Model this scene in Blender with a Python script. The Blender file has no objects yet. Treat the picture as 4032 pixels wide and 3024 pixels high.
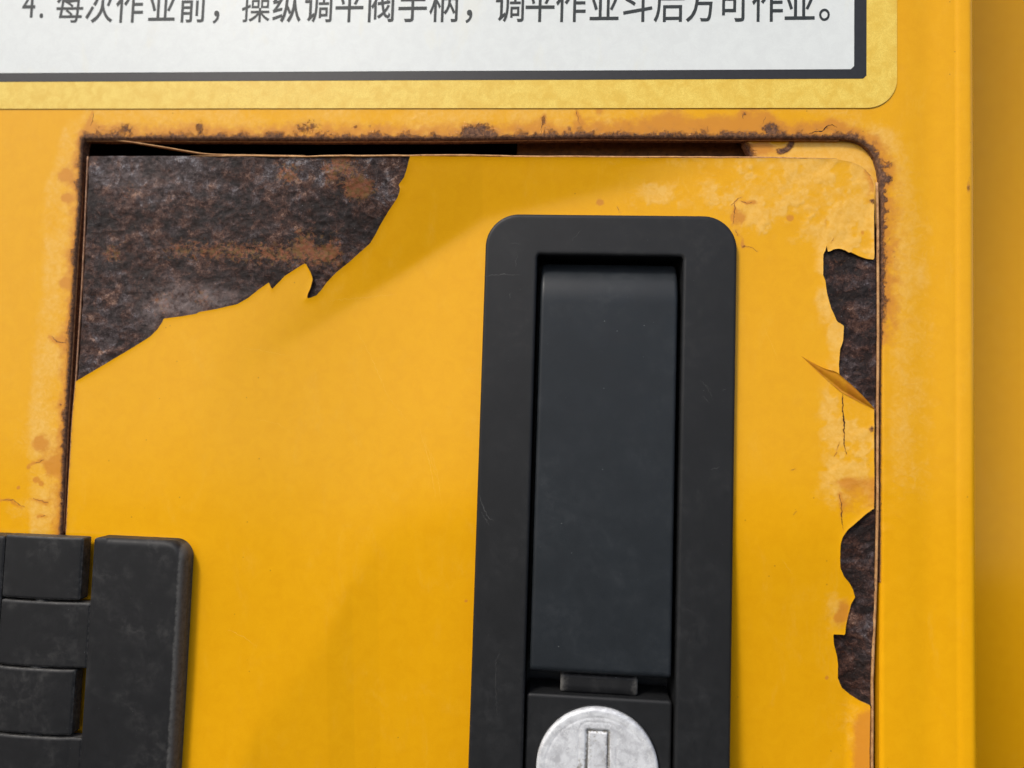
import bpy, math
import numpy as np
from mathutils import Matrix, Vector

# ------------------------------------------------------------------ camera, sky, sun, exposure
PW, PH = 4032.0, 3024.0            # photograph size, used to read positions off it
FPX = 2800.0                       # focal length in photograph pixels (25 mm on a 36 mm sensor)
DIST = 113.0                       # mm from lens to cabinet
YAW, PITCH, ROLL = math.radians(4.08), math.radians(3.25), 0.031
LEAN = math.radians(7.5)           # the cabinet front leans back a little
G = Matrix.Rotation(-LEAN, 4, 'X')

_f = np.array([-math.sin(YAW)*math.cos(PITCH), math.cos(YAW)*math.cos(PITCH), math.sin(PITCH)])
_r0 = np.array([math.cos(YAW), math.sin(YAW), 0.0])
_u0 = np.cross(_r0, _f)
_r = math.cos(ROLL)*_r0 + math.sin(ROLL)*_u0
_u = -math.sin(ROLL)*_r0 + math.cos(ROLL)*_u0
CAM = -DIST*_f

scene = bpy.context.scene
cd = bpy.data.cameras.new('camera'); cam = bpy.data.objects.new('camera', cd)
scene.collection.objects.link(cam)
cd.sensor_width = 36.0; cd.lens = 36.0*FPX/PW
cd.clip_start = 0.005; cd.clip_end = 100.0
m = Matrix.Identity(4)
for i in range(3):
    m[i][0], m[i][1], m[i][2], m[i][3] = _r[i], _u[i], -_f[i], CAM[i]*0.001
cam.matrix_world = G @ m
cd.dof.use_dof = True; cd.dof.focus_distance = 0.1125; cd.dof.aperture_fstop = 9.0
scene.camera = cam

SUN_EL, SUN_AZ = math.radians(50), math.radians(218)
world = bpy.data.worlds.new('World'); scene.world = world; world.use_nodes = True
wn = world.node_tree.nodes; wl = world.node_tree.links
bg = wn['Background']; sky = wn.new('ShaderNodeTexSky')
sky.sky_type = 'NISHITA'; sky.sun_disc = False
sky.sun_elevation = SUN_EL; sky.sun_rotation = SUN_AZ
sky.air_density = 1.0; sky.dust_density = 3.5; sky.ozone_density = 0.5
wl.new(sky.outputs[0], bg.inputs[0]); bg.inputs[1].default_value = 0.115
sd = bpy.data.lights.new('sun', 'SUN'); sun = bpy.data.objects.new('sun', sd)
scene.collection.objects.link(sun)
sd.energy = 1.5; sd.angle = math.radians(10); sd.color = (1.0, 0.965, 0.90)
sdir = Vector((math.sin(SUN_AZ)*math.cos(SUN_EL), math.cos(SUN_AZ)*math.cos(SUN_EL), math.sin(SUN_EL)))
sun.rotation_euler = sdir.to_track_quat('Z', 'Y').to_euler()
vs_ = scene.view_settings
vs_.view_transform = 'Standard'; vs_.look = 'None'; vs_.gamma = 1.0; vs_.use_curve_mapping = False
vs_.exposure = 0.50

# ------------------------------------------------------------------ reading positions off the photograph
def P(px, py, w=0.0):
    """photo pixel -> point (x, z) in mm on the plane w mm in front of the cabinet face"""
    d = _f + _r*((px-PW/2)/FPX) + _u*((PH/2-py)/FPX)
    t = (-w - CAM[1])/d[1]
    q = CAM + d*t
    return q[0], q[2]
def PP(pts, w=0.0):
    return np.array([P(x, y, w) for x, y in pts])
def proj(u, v, w=0.0):
    """plane point (mm, arrays) -> photo pixel"""
    dx, dy, dz = u-CAM[0], -w-CAM[1], v-CAM[2]
    k = dx*_f[0]+dy*_f[1]+dz*_f[2]
    a = dx*_r[0]+dy*_r[1]+dz*_r[2]
    b = dx*_u[0]+dy*_u[1]+dz*_u[2]
    return PW/2+FPX*a/k, PH/2-FPX*b/k

# ------------------------------------------------------------------ numeric helpers
_tab = {}
def vnoise(x, y, seed=0):
    if seed not in _tab: _tab[seed] = np.random.RandomState(seed+11).rand(256, 256)
    T = _tab[seed]
    xi = np.floor(x).astype(int); yi = np.floor(y).astype(int)
    fx = x-xi; fy = y-yi
    fx = fx*fx*fx*(fx*(fx*6-15)+10); fy = fy*fy*fy*(fy*(fy*6-15)+10)
    a = T[xi & 255, yi & 255]; b = T[(xi+1) & 255, yi & 255]
    c = T[xi & 255, (yi+1) & 255]; d = T[(xi+1) & 255, (yi+1) & 255]
    return (a*(1-fx)+b*fx)*(1-fy)+(c*(1-fx)+d*fx)*fy
def fbm(x, y, scale, seed=0, oct=4, gain=0.5):
    s = 0; a = 1; t = 0; f = 1.0/scale
    for o in range(oct):
        s = s + a*vnoise(x*f+o*17.3, y*f+o*9.1, seed+o); t += a; a *= gain; f *= 2.03
    return s/t
def sstep(a, b, x):
    t = np.clip((x-a)/(b-a), 0, 1); return t*t*(3-2*t)
def seg_dist(x, y, pts, closed=False):
    pts = np.asarray(pts, float); n = len(pts)
    best = np.full(np.shape(x), 1e9)
    for i in range(n if closed else n-1):
        ax, ay = pts[i]; bx, by = pts[(i+1) % n]
        ex, ey = bx-ax, by-ay; L = ex*ex+ey*ey+1e-12
        t = np.clip(((x-ax)*ex+(y-ay)*ey)/L, 0, 1)
        best = np.minimum(best, (x-ax-t*ex)**2+(y-ay-t*ey)**2)
    return np.sqrt(best)
def poly_sd(x, y, pts):
    """signed distance, positive inside"""
    pts = np.asarray(pts, float); n = len(pts)
    ins = np.zeros(np.shape(x), bool)
    for i in range(n):
        ax, ay = pts[i]; bx, by = pts[(i+1) % n]
        if ay == by: continue
        c = ((ay > y) != (by > y)) & (x < (bx-ax)*(y-ay)/(by-ay)+ax)
        ins ^= c
    d = seg_dist(x, y, pts, True)
    return np.where(ins, d, -d)
def rr_sd(x, y, x0, x1, y0, y1, r):
    """rounded rectangle, positive inside; r one radius or (lower left, lower right, upper right, upper left)"""
    cx, cy = (x0+x1)/2, (y0+y1)/2; hx, hy = (x1-x0)/2, (y1-y0)/2
    if np.isscalar(r): R = r
    else:
        R = np.where(x < cx, np.where(y < cy, r[0], r[3]), np.where(y < cy, r[1], r[2]))
    qx = np.abs(x-cx)-hx+R; qy = np.abs(y-cy)-hy+R
    return -(np.hypot(np.maximum(qx, 0), np.maximum(qy, 0))+np.minimum(np.maximum(qx, qy), 0)-R)
def roundoff(d, r):
    """how far a rounded edge of radius r falls back at distance d from the edge"""
    k = np.clip(1-d/r, 0, 1)
    return r*(1-np.sqrt(np.maximum(0, 1-k*k)))
def blob(X, Y, cx, cy, rx, ry=None, p=2.0):
    ry = ry or rx
    return np.exp(-(((X-cx)/rx)**2+((Y-cy)/ry)**2)**(p/2))

# ------------------------------------------------------------------ objects
def link(o, parent=None):
    scene.collection.objects.link(o)
    if parent is not None: o.parent = parent
    return o
def tag(o, label=None, cat=None, group=None, kind=None):
    if label: o['label'] = label
    if cat: o['category'] = cat
    if group: o['group'] = group
    if kind: o['kind'] = kind
    return o
ORG = {}
def thing(name, label, cat, base, group=None):
    o = bpy.data.objects.new(name, None); o.empty_display_size = 0.01
    o.matrix_world = G @ Matrix.Translation(Vector(base)*0.001)
    link(o); ORG[o.name] = np.array(base, float)
    return tag(o, label, cat, group)
def base_of(o):
    while o.parent is not None: o = o.parent
    return ORG[o.name]
def mesh_obj(name, V, faces, mats, parent, fm=None, attrs=None, smooth=True, label=None):
    """V in mm as (x, z, w): right, up, towards the viewer"""
    V = np.asarray(V, float); b = base_of(parent)
    co = np.empty((len(V), 3))
    co[:, 0] = V[:, 0]-b[0]; co[:, 1] = -V[:, 2]-b[1]; co[:, 2] = V[:, 1]-b[2]
    co *= 0.001
    me = bpy.data.meshes.new(name)
    ls = np.fromiter((len(f) for f in faces), int, len(faces))
    li = np.concatenate([np.asarray(f, np.int32) for f in faces]) if not isinstance(faces, np.ndarray) else faces.ravel()
    me.vertices.add(len(co)); me.vertices.foreach_set('co', co.ravel())
    me.loops.add(len(li)); me.loops.foreach_set('vertex_index', li.astype(np.int32))
    me.polygons.add(len(ls))
    st = np.concatenate([[0], np.cumsum(ls)[:-1]]).astype(np.int32)
    me.polygons.foreach_set('loop_start', st); me.polygons.foreach_set('loop_total', ls.astype(np.int32))
    for mt in (mats if isinstance(mats, (list, tuple)) else [mats]): me.materials.append(mt)
    if fm is not None: me.polygons.foreach_set('material_index', np.asarray(fm, np.int32))
    me.polygons.foreach_set('use_smooth', np.full(len(ls), smooth))
    for k, a in (attrs or {}).items():
        at = me.attributes.new(k, 'FLOAT', 'POINT'); at.data.foreach_set('value', np.asarray(a, np.float32))
    me.update(calc_edges=True); me.validate()
    o = bpy.data.objects.new(name, me); link(o, parent)
    if label: o['label'] = label
    return o
def axis(a, b, h, fine=None, coarse=None):
    """grid lines from a to b, h apart inside fine=(c,d), coarse outside"""
    if fine is None: return np.linspace(a, b, max(2, int(math.ceil((b-a)/h))+1))
    c, d = max(a, fine[0]), min(b, fine[1]); out = []
    if c > a+1e-6: out.append(np.linspace(a, c, max(2, int((c-a)/coarse)+2))[:-1])
    out.append(np.linspace(c, d, max(2, int(math.ceil((d-c)/h))+1)))
    if d < b-1e-6: out.append(np.linspace(d, b, max(2, int((b-d)/coarse)+2))[1:])
    return np.concatenate(out)
def sheet(name, us, vs, field, wfun, parent, mats, thick=1.0, attrf=None, label=None, skirt_w=None):
    """a sheet cut out of the plane where field(u,v) > 0, shaped by wfun(u,v,field), with a rim of real depth"""
    U, Vv = np.meshgrid(us, vs)
    F = field(U, Vv)
    ny, nx = F.shape
    I = F > 0
    idx = np.full((ny, nx), -1, int)
    idx[I] = np.arange(I.sum())
    pu = list(U[I]); pv = list(Vv[I]); n0 = len(pu)
    c = I[:-1, :-1].astype(int)+I[:-1, 1:]+I[1:, 1:]+I[1:, :-1]
    yy, xx = np.nonzero(c == 4)
    quads = np.stack([idx[yy, xx], idx[yy, xx+1], idx[yy+1, xx+1], idx[yy+1, xx]], 1)
    cut = {}; eu = []; ev = []
    def cross(a, b):
        k = (a, b) if a < b else (b, a)
        if k in cut: return cut[k]
        (ya, xa), (yb, xb) = k
        fa, fb = F[ya, xa], F[yb, xb]; t = fa/(fa-fb)
        eu.append(us[xa]+(us[xb]-us[xa])*t); ev.append(vs[ya]+(vs[yb]-vs[ya])*t)
        cut[k] = n0+len(eu)-1; return cut[k]
    polys = []; rim = []
    for y, x in zip(*np.nonzero((c > 0) & (c < 4))):
        cor = [(y, x), (y, x+1), (y+1, x+1), (y+1, x)]
        poly = []; marks = []
        for k in range(4):
            a, b = cor[k], cor[(k+1) % 4]
            if I[a]: poly.append(idx[a])
            if I[a] != I[b]:
                q = cross(a, b); poly.append(q); marks.append((len(poly)-1, I[a]))
        polys.append(poly)
        L = len(poly)
        for pos, leaving in marks:
            if leaving: rim.append((poly[pos], poly[(pos+1) % L]))
    u = np.concatenate([np.array(pu), np.array(eu)]); v = np.concatenate([np.array(pv), np.array(ev)])
    d = np.concatenate([F[I], np.zeros(len(eu))])
    w = wfun(u, v, d)
    faces = [tuple(q) for q in quads.tolist()]+polys
    fm = [0]*len(faces)
    # rim: own copies of the edge points so that the edge stays crisp
    rv = sorted({a for e in rim for a in e}); N = len(u)
    top = {a: N+i for i, a in enumerate(rv)}; bot = {a: N+len(rv)+i for i, a in enumerate(rv)}
    ru, rvv, rw = u[rv], v[rv], w[rv]
    low = rw-thick if skirt_w is None else np.full(len(rv), skirt_w)
    for a, b in rim:
        faces.append((top[b], top[a], bot[a], bot[b])); fm.append(len(mats)-1 if isinstance(mats, list) else 0)
    allu = np.concatenate([u, ru, ru]); allv = np.concatenate([v, rvv, rvv]); allw = np.concatenate([w, rw, low])
    at = attrf(allu, allv, np.concatenate([d, np.zeros(2*len(rv))])) if attrf else None
    return mesh_obj(name, np.stack([allu, allv, allw], 1), faces, mats, parent, fm, at, label=label)
def tube(name, path, r, mat, parent, n=6, label=None, squash=1.0, attrs=None):
    """round bead along a path of (x, z, w) points; r a number or one per point"""
    path = np.asarray(path, float); L = len(path); r = np.broadcast_to(r, (L,))
    V = []
    for i in range(L):
        t = path[min(i+1, L-1)]-path[max(i-1, 0)]; t /= np.linalg.norm(t)+1e-9
        a = np.cross(t, [0, 0, 1.0]); a /= np.linalg.norm(a)+1e-9; b = np.cross(a, t)
        for k in range(n):
            q = 2*math.pi*k/n
            V.append(path[i]+r[i]*(a*math.cos(q)+b*squash*math.sin(q)))
    F = [(i*n+k, i*n+(k+1) % n, (i+1)*n+(k+1) % n, (i+1)*n+k) for i in range(L-1) for k in range(n)]
    F += [tuple(range(n-1, -1, -1)), tuple((L-1)*n+k for k in range(n))]
    return mesh_obj(name, V, F, mat, parent, label=label)
def resample(pts, step):
    pts = np.asarray(pts, float); out = []
    for a, b in zip(pts[:-1], pts[1:]):
        n = max(1, int(np.linalg.norm(b-a)/step))
        for i in range(n): out.append(a+(b-a)*i/n)
    out.append(pts[-1]); return np.array(out)
def smooth_path(pts, n=8):
    """Catmull-Rom through the points"""
    p = np.asarray(pts, float); p = np.vstack([2*p[0]-p[1], p, 2*p[-1]-p[-2]]); out = []
    for i in range(1, len(p)-2):
        for k in range(n):
            t = k/n
            out.append(0.5*((2*p[i])+(-p[i-1]+p[i+1])*t+(2*p[i-1]-5*p[i]+4*p[i+1]-p[i+2])*t*t+(-p[i-1]+3*p[i]-3*p[i+1]+p[i+2])*t**3))
    out.append(p[-2]); return np.array(out)
rng = np.random.RandomState(4)
def hairline(name, pts, width, mat, parent, wfun, seed=0, jit=0.8, lift=0.03, step=6):
    """a thin crack or scratch: a tapering low ridge lying on a surface; pts in photo pixels, width in mm"""
    rs = np.random.RandomState(seed)
    p = resample(pts, step); p = p+rs.randn(*p.shape)*jit*1.6
    q = PP(p, 0.5); L = len(q); V = []
    for i in range(L):
        t = q[min(i+1, L-1)]-q[max(i-1, 0)]; t /= np.linalg.norm(t)+1e-9; nrm = np.array([-t[1], t[0]])
        s = i/(L-1); wd = width*0.75*(0.35+0.65*math.sin(math.pi*min(1, s+0.05))**0.7)*(0.35+1.1*rs.rand())
        for k, hgt in ((-1, 0.0), (0, 1.0), (1, 0.0)):
            c = q[i]+nrm*wd*0.5*k
            V.append((c[0], c[1], float(wfun(np.array([c[0]]), np.array([c[1]]))[0])+lift*hgt+0.004))
    F = []
    for i in range(L-1):
        for k in range(2): F.append((i*3+k, (i+1)*3+k, (i+1)*3+k+1, i*3+k+1))
    return mesh_obj(name, V, F, mat, parent)

# ------------------------------------------------------------------ materials
class Mat:
    def __init__(s, name):
        s.m = bpy.data.materials.new(name); s.m.use_nodes = True
        s.n = s.m.node_tree.nodes; s.l = s.m.node_tree.links
        s.b = s.n['Principled BSDF']
        s.tc = s.n.new('ShaderNodeTexCoord')
        mp = s.n.new('ShaderNodeMapping'); mp.inputs['Scale'].default_value = (1000,)*3
        s.l.new(s.tc.outputs['Object'], mp.inputs['Vector']); s.mm = mp.outputs[0]   # millimetres
    def put(s, sock, v):
        if isinstance(v, bpy.types.NodeSocket): s.l.new(v, sock)
        elif isinstance(v, (tuple, list)): sock.default_value = (*v, 1.0) if len(v) == 3 and sock.type == 'RGBA' else v
        else: sock.default_value = v
    def noise(s, size, detail=4, rough=0.55, dist=0.0, w=0.0, stretch=None):
        t = s.n.new('ShaderNodeTexNoise')
        ad = s.n.new('ShaderNodeVectorMath'); ad.operation = 'MULTIPLY_ADD'
        s.l.new(s.mm, ad.inputs[0]); ad.inputs[1].default_value = stretch or (1, 1, 1)
        ad.inputs[2].default_value = (w*37.1*size, w*11.3*size, w*23.7*size)
        s.l.new(ad.outputs[0], t.inputs['Vector'])
        t.inputs['Scale'].default_value = 1.0/size; t.inputs['Detail'].default_value = detail
        t.inputs['Roughness'].default_value = rough; t.inputs['Distortion'].default_value = dist
        return t.outputs['Fac']
    def vor(s, size, feature='F1', out='Distance', rand=1.0):
        t = s.n.new('ShaderNodeTexVoronoi'); t.feature = feature
        s.l.new(s.mm, t.inputs['Vector']); t.inputs['Scale'].default_value = 1.0/size
        t.inputs['Randomness'].default_value = rand
        return t.outputs[out]
    def flakes(s, size, warp):
        """one random value for each ragged flake"""
        nz = s.n.new('ShaderNodeTexNoise'); s.l.new(s.mm, nz.inputs['Vector']); nz.inputs['Scale'].default_value = 1.0/(size*0.6); nz.inputs['Detail'].default_value = 4
        ad = s.n.new('ShaderNodeVectorMath'); ad.operation = 'MULTIPLY_ADD'
        s.l.new(nz.outputs['Color'], ad.inputs[0]); ad.inputs[1].default_value = (warp*size,)*3; s.l.new(s.mm, ad.inputs[2])
        t = s.n.new('ShaderNodeTexVoronoi'); s.l.new(ad.outputs[0], t.inputs['Vector']); t.inputs['Scale'].default_value = 1.0/size
        sp = s.n.new('ShaderNodeSeparateColor'); s.l.new(t.outputs['Color'], sp.inputs[0]); return sp.outputs[0]
    def attr(s, name):
        a = s.n.new('ShaderNodeAttribute'); a.attribute_name = name; return a.outputs['Fac']
    def math(s, op, a, b=0.5, clamp=False):
        t = s.n.new('ShaderNodeMath'); t.operation = op; t.use_clamp = clamp
        s.put(t.inputs[0], a); s.put(t.inputs[1], b); return t.outputs[0]
    def ramp(s, f, a, b, lo=0.0, hi=1.0):
        t = s.n.new('ShaderNodeMapRange'); t.interpolation_type = 'SMOOTHSTEP'
        s.put(t.inputs[0], f); t.inputs[1].default_value = a; t.inputs[2].default_value = b
        t.inputs[3].default_value = lo; t.inputs[4].default_value = hi; return t.outputs[0]
    def mix(s, f, a, b, mode='MIX'):
        t = s.n.new('ShaderNodeMix'); t.data_type = 'RGBA'; t.blend_type = mode
        s.put(t.inputs[0], f); s.put(t.inputs[6], a); s.put(t.inputs[7], b); return t.outputs[2]
    def cramp(s, f, stops):
        t = s.n.new('ShaderNodeValToRGB'); e = t.color_ramp.elements
        while len(e) < len(stops): e.new(0.5)
        for k, (p, c) in zip(e, stops): k.position = p; k.color = (*c, 1)
        s.put(t.inputs[0], f); return t.outputs[0]
    def bump(s, h, dist, strength=1.0, prev=None):
        t = s.n.new('ShaderNodeBump'); t.inputs['Strength'].default_value = strength
        t.inputs['Distance'].default_value = dist*0.001; s.put(t.inputs['Height'], h)
        if prev is not None: s.l.new(prev, t.inputs['Normal'])
        return t.outputs[0]
    def done(s, color, rough=0.5, normal=None, spec=0.5, metal=0.0, coat=0.0, coat_r=0.1):
        s.put(s.b.inputs['Base Color'], color); s.put(s.b.inputs['Roughness'], rough)
        s.put(s.b.inputs['Metallic'], metal); s.put(s.b.inputs['Specular IOR Level'], spec)
        s.put(s.b.inputs['Coat Weight'], coat); s.put(s.b.inputs['Coat Roughness'], coat_r)
        if normal is not None: s.l.new(normal, s.b.inputs['Normal'])
        return s.m

YELLOW = (0.80, 0.395, 0.006)
def paint_material(name):
    """yellow enamel: bleached, stained and rusted where the sheet's own wear marks say so"""
    k = Mat(name)
    fine = k.noise(0.16, 2, 0.6); mid = k.noise(2.2, 4, 0.6, 0.6); big = k.noise(11, 3)
    c = k.mix(k.ramp(mid, 0.25, 0.8), YELLOW, (0.765, 0.365, 0.005))
    c = k.mix(k.ramp(fine, 0.2, 0.8, 0.0, 0.16), c, (0.62, 0.26, 0.004))
    rub = k.math('MULTIPLY', k.ramp(k.noise(7, 5, 0.62, 0.9, 21, (1.6, 1, 0.7)), 0.52, 0.75), k.ramp(k.noise(0.5, 5, 0.7, 0.2, 22, (1.5, 1, 0.5)), 0.35, 0.7))
    c = k.mix(k.math('MULTIPLY', rub, 0.16), c, (0.84, 0.52, 0.10))
    bl = k.attr('bleach_sheen')
    n1 = k.noise(1.3, 5, 0.65, 0.8, 3.1)
    blm = k.ramp(k.math('ADD', bl, k.math('MULTIPLY', k.math('SUBTRACT', n1, 0.5), 1.0)), 0.10, 0.90, 0, 0.92)
    pale = k.mix(k.ramp(k.noise(0.8, 4, 0.6, 0.5, 7), 0.3, 0.7), (0.77, 0.405, 0.052), (0.81, 0.475, 0.10))
    c = k.mix(blm, c, pale)
    st = k.attr('stain')
    stm = k.ramp(k.math('ADD', st, k.math('MULTIPLY', k.math('SUBTRACT', k.noise(0.9, 5, 0.65, 0.6, 5), 0.5), 0.6)), 0.25, 0.8, 0, 0.88)
    c = k.mix(stm, c, (0.60, 0.235, 0.028))
    ru = k.attr('rust')
    rn = k.noise(0.34, 6, 0.8, 0.5, 9)
    rm = k.math('MULTIPLY', k.ramp(k.math('ADD', ru, k.math('MULTIPLY', k.math('SUBTRACT', rn, 0.5), 2.1)), 0.28, 0.80), k.ramp(ru, 0.02, 0.22))
    halo = k.ramp(ru, 0.0, 0.6, 0, 0.72)
    c = k.mix(halo, c, (0.44, 0.16, 0.035))
    rc = k.cramp(k.noise(0.5, 5, 0.7, 0.3, 2), [(0.28, (0.045, 0.022, 0.018)), (0.45, (0.12, 0.060, 0.042)), (0.57, (0.22, 0.11, 0.068)), (0.72, (0.45, 0.21, 0.075))])
    c = k.mix(rm, c, rc)
    # a few grains of dirt
    sp = k.vor(2.6); spr = k.vor(2.6, out='Color')
    dot = k.math('MULTIPLY', k.ramp(sp, 0.035, 0.06, 1, 0), k.ramp(spr, 0.62, 0.66))
    c = k.mix(k.math('MULTIPLY', dot, 0.4), c, (0.25, 0.10, 0.02))
    rough = k.mix(rm, k.mix(blm, k.ramp(big, 0.3, 0.7, 0.09, 0.14), (0.16,)*3), (0.85,)*3)
    h = k.math('ADD', k.math('MULTIPLY', n1, k.math('MULTIPLY', blm, 0.28)), k.math('MULTIPLY', rn, k.math('MULTIPLY', rm, 1.4)))
    nb = k.bump(h, 0.16, 0.9)
    nb = k.bump(k.noise(0.7, 3, 0.5, 0, 1), 0.014, 0.45, nb)
    k.b.inputs['Specular Tint'].default_value = (1.0, 0.88, 0.55, 1.0)
    return k.done(c, rough, nb, spec=0.45)

def rust_material():
    k = Mat('flaking_rust')
    a = k.noise(2.8, 3, 0.55, 1.4, 1.0, (1, 1, 1.35)); b = k.noise(0.62, 6, 0.72, 0.6, 2.0); f = k.noise(0.2, 3, 0.65, 0.2, 3.0)
    pl1 = k.flakes(1.9, 1.0); pl2 = k.flakes(0.85, 0.6)
    t = k.math('ADD', k.math('ADD', 0.5, k.math('MULTIPLY', k.math('SUBTRACT', a, 0.5), 1.3)),
               k.math('ADD', k.math('MULTIPLY', k.math('SUBTRACT', b, 0.5), 1.0), k.math('MULTIPLY', k.math('SUBTRACT', f, 0.5), 1.0)))
    t = k.math('ADD', t, k.math('ADD', k.math('MULTIPLY', k.math('SUBTRACT', pl1, 0.5), 0.22), k.math('MULTIPLY', k.math('SUBTRACT', pl2, 0.5), 0.20)))
    t = k.math('ADD', t, k.math('MULTIPLY', k.math('SUBTRACT', k.noise(9, 2, 0.5, 0.4, 17), 0.5), 0.7))
    t = k.math('ADD', t, k.math('MULTIPLY', k.attr('tone'), 0.22))
    c = k.cramp(t, [(0.20, (0.006, 0.0032, 0.003)), (0.42, (0.018, 0.0100, 0.0095)), (0.55, (0.033, 0.0205, 0.0200)), (0.70, (0.054, 0.039, 0.040)), (0.86, (0.088, 0.074, 0.080)), (1.0, (0.20, 0.19, 0.20))])
    # brown film over the grey scale
    c = k.mix(k.ramp(k.math('SUBTRACT', k.noise(3.2, 5, 0.68, 0.8, 6), k.math('MULTIPLY', k.attr('tone'), 0.10)), 0.38, 0.58, 0, 0.95), c, (1.45, 0.86, 0.52), 'MULTIPLY')
    # warm orange bloom
    o1 = k.ramp(k.math('ADD', k.noise(0.7, 5, 0.75, 0.6, 8), k.math('MULTIPLY', k.attr('bloom'), 0.30)), 0.60, 0.82, 0, 0.85)
    c = k.mix(o1, c, k.mix(k.ramp(k.noise(0.7, 3, 0.5, 0, 4), 0.4, 0.6), (0.26, 0.085, 0.032), (0.17, 0.085, 0.018)))
    # pale patch near the torn lower edge
    pl = k.math('MULTIPLY', k.attr('pale'), k.ramp(k.noise(1.2, 5, 0.7, 0.3, 12), 0.3, 0.65))
    c = k.mix(k.math('MULTIPLY', pl, 0.8), c, (0.21, 0.165, 0.155))
    # bright highlight specks painted into the rust colour
    gl = k.math('MULTIPLY', k.ramp(k.noise(0.33, 4, 0.7, 0, 14), 0.64, 0.74), k.ramp(b, 0.45, 0.6))
    c = k.mix(k.math('MULTIPLY', gl, 0.75), c, (0.33, 0.33, 0.35))
    nb = k.bump(t, 0.13, 0.8); nb = k.bump(k.noise(0.12, 3, 0.7), 0.06, 0.7, nb)
    return k.done(c, k.ramp(b, 0.3, 0.7, 0.8, 0.5), nb, spec=0.35)

def lip_material(name, ca, cb, cd):
    k = Mat(name)
    c = k.mix(k.ramp(k.noise(1.1, 5, 0.65, 0, 1), 0.35, 0.6), ca, cb)
    c = k.mix(k.ramp(k.noise(0.6, 5, 0.7, 0.3, 4), 0.55, 0.72), c, cd)
    return k.done(c, 0.6, k.bump(k.noise(0.3, 4, 0.7), 0.06, 0.7), spec=0.35)

def black_material(name, base, dusty, dust_amt, speck_amt=0.8, rough=0.42, edge=False):
    k = Mat(name)
    big = k.noise(9, 4, 0.6, 0.3, 1); mid = k.noise(1.6, 5, 0.65, 0.4, 2)
    c = k.mix(k.ramp(big, 0.3, 0.7), base, tuple(x*1.22 for x in base))
    sm = k.math('MULTIPLY', k.ramp(big, 0.42, 0.72), k.ramp(mid, 0.40, 0.75))
    c = k.mix(k.math('MULTIPLY', sm, dust_amt), c, dusty)
    if edge:
        e = k.attr('wear')
        em = k.ramp(k.math('ADD', e, k.math('MULTIPLY', k.math('SUBTRACT', k.noise(0.7, 5, 0.7, 0.3, 6), 0.5), 0.9)), 0.35, 1.0, 0, 0.9)
        c = k.mix(em, c, dusty)
    # settled specks of dust, uneven in size and number
    for size, lo, seed in ((1.5, 0.60, 0), (0.7, 0.80, 1)):
        sp = k.vor(size); r = k.vor(size, out='Color')
        sep = k.n.new('ShaderNodeSeparateColor'); k.l.new(r, sep.inputs[0])
        rad = k.ramp(sep.outputs[1], 0.0, 1.0, 0.010, 0.045)
        d = k.math('MULTIPLY', k.math('LESS_THAN', sp, rad), k.ramp(sep.outputs[0], lo, lo+0.02))
        d = k.math('MULTIPLY', d, k.ramp(k.noise(14, 2, 0.5, 0, 20+seed), 0.38, 0.62, 0.15, 1.0))
        c = k.mix(k.math('MULTIPLY', d, speck_amt), c, (0.22, 0.23, 0.23))
    rr = k.ramp(mid, 0.3, 0.7, rough, rough+0.12)
    nb = k.bump(k.noise(0.12, 3, 0.6), 0.02, 0.5); nb = k.bump(mid, 0.02, 0.3, nb)
    return k.done(c, rr, nb, spec=0.30)

def flat_material(name, color, rough=0.6, spec=0.3, var=0.15, size=0.8):
    k = Mat(name)
    c = k.mix(k.ramp(k.noise(size, 4, 0.6), 0.3, 0.7, 0, 1), tuple(x*(1-var) for x in color), color)
    return k.done(c, rough, k.bump(k.noise(0.15, 2), 0.01, 0.4), spec=spec)

M = {}
M['paint'] = paint_material('yellow_enamel')
M['rust'] = rust_material()
M['film_edge'] = lip_material('paint_film_edge', (0.62, 0.30, 0.07), (0.50, 0.22, 0.05), (0.10, 0.045, 0.02))
M['lip'] = lip_material('rusty_edge', (0.40, 0.22, 0.12), (0.24, 0.11, 0.055), (0.05, 0.025, 0.018))
M['lip_pale'] = lip_material('pale_paint_edge', (0.58, 0.33, 0.14), (0.42, 0.21, 0.08), (0.12, 0.05, 0.025))
M['lip_mid'] = lip_material('worn_lip', (0.58, 0.31, 0.14), (0.36, 0.17, 0.075), (0.09, 0.042, 0.028))
M['crack'] = flat_material('crack_brown', (0.33, 0.14, 0.035), 0.8, 0.2, 0.5, 0.4)
M['crack_dark'] = flat_material('crack_dark', (0.05, 0.022, 0.012), 0.8, 0.2, 0.5, 0.4)
M['inner'] = lip_material('inner_primer', (0.20, 0.085, 0.025), (0.13, 0.055, 0.018), (0.03, 0.015, 0.01))
M['dark_inside'] = flat_material('inside_steel', (0.035, 0.025, 0.018), 0.9, 0.1)
M['black'] = black_material('black_lock_housing', (0.0115, 0.0122, 0.0133), (0.12, 0.12, 0.12), 0.10, 0.55, 0.46)
M['handle'] = black_material('black_lock_paddle', (0.0142, 0.0176, 0.0212), (0.10, 0.105, 0.11), 0.12, 0.8, 0.40)
M['hinge'] = black_material('black_hinge_casting', (0.0095, 0.0100, 0.0112), (0.125, 0.122, 0.115), 0.30, 0.7, 0.5, edge=True)
M['scratch'] = flat_material('scratch_grey', (0.10, 0.10, 0.10), 0.6, 0.3, 0.5, 0.5)
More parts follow.
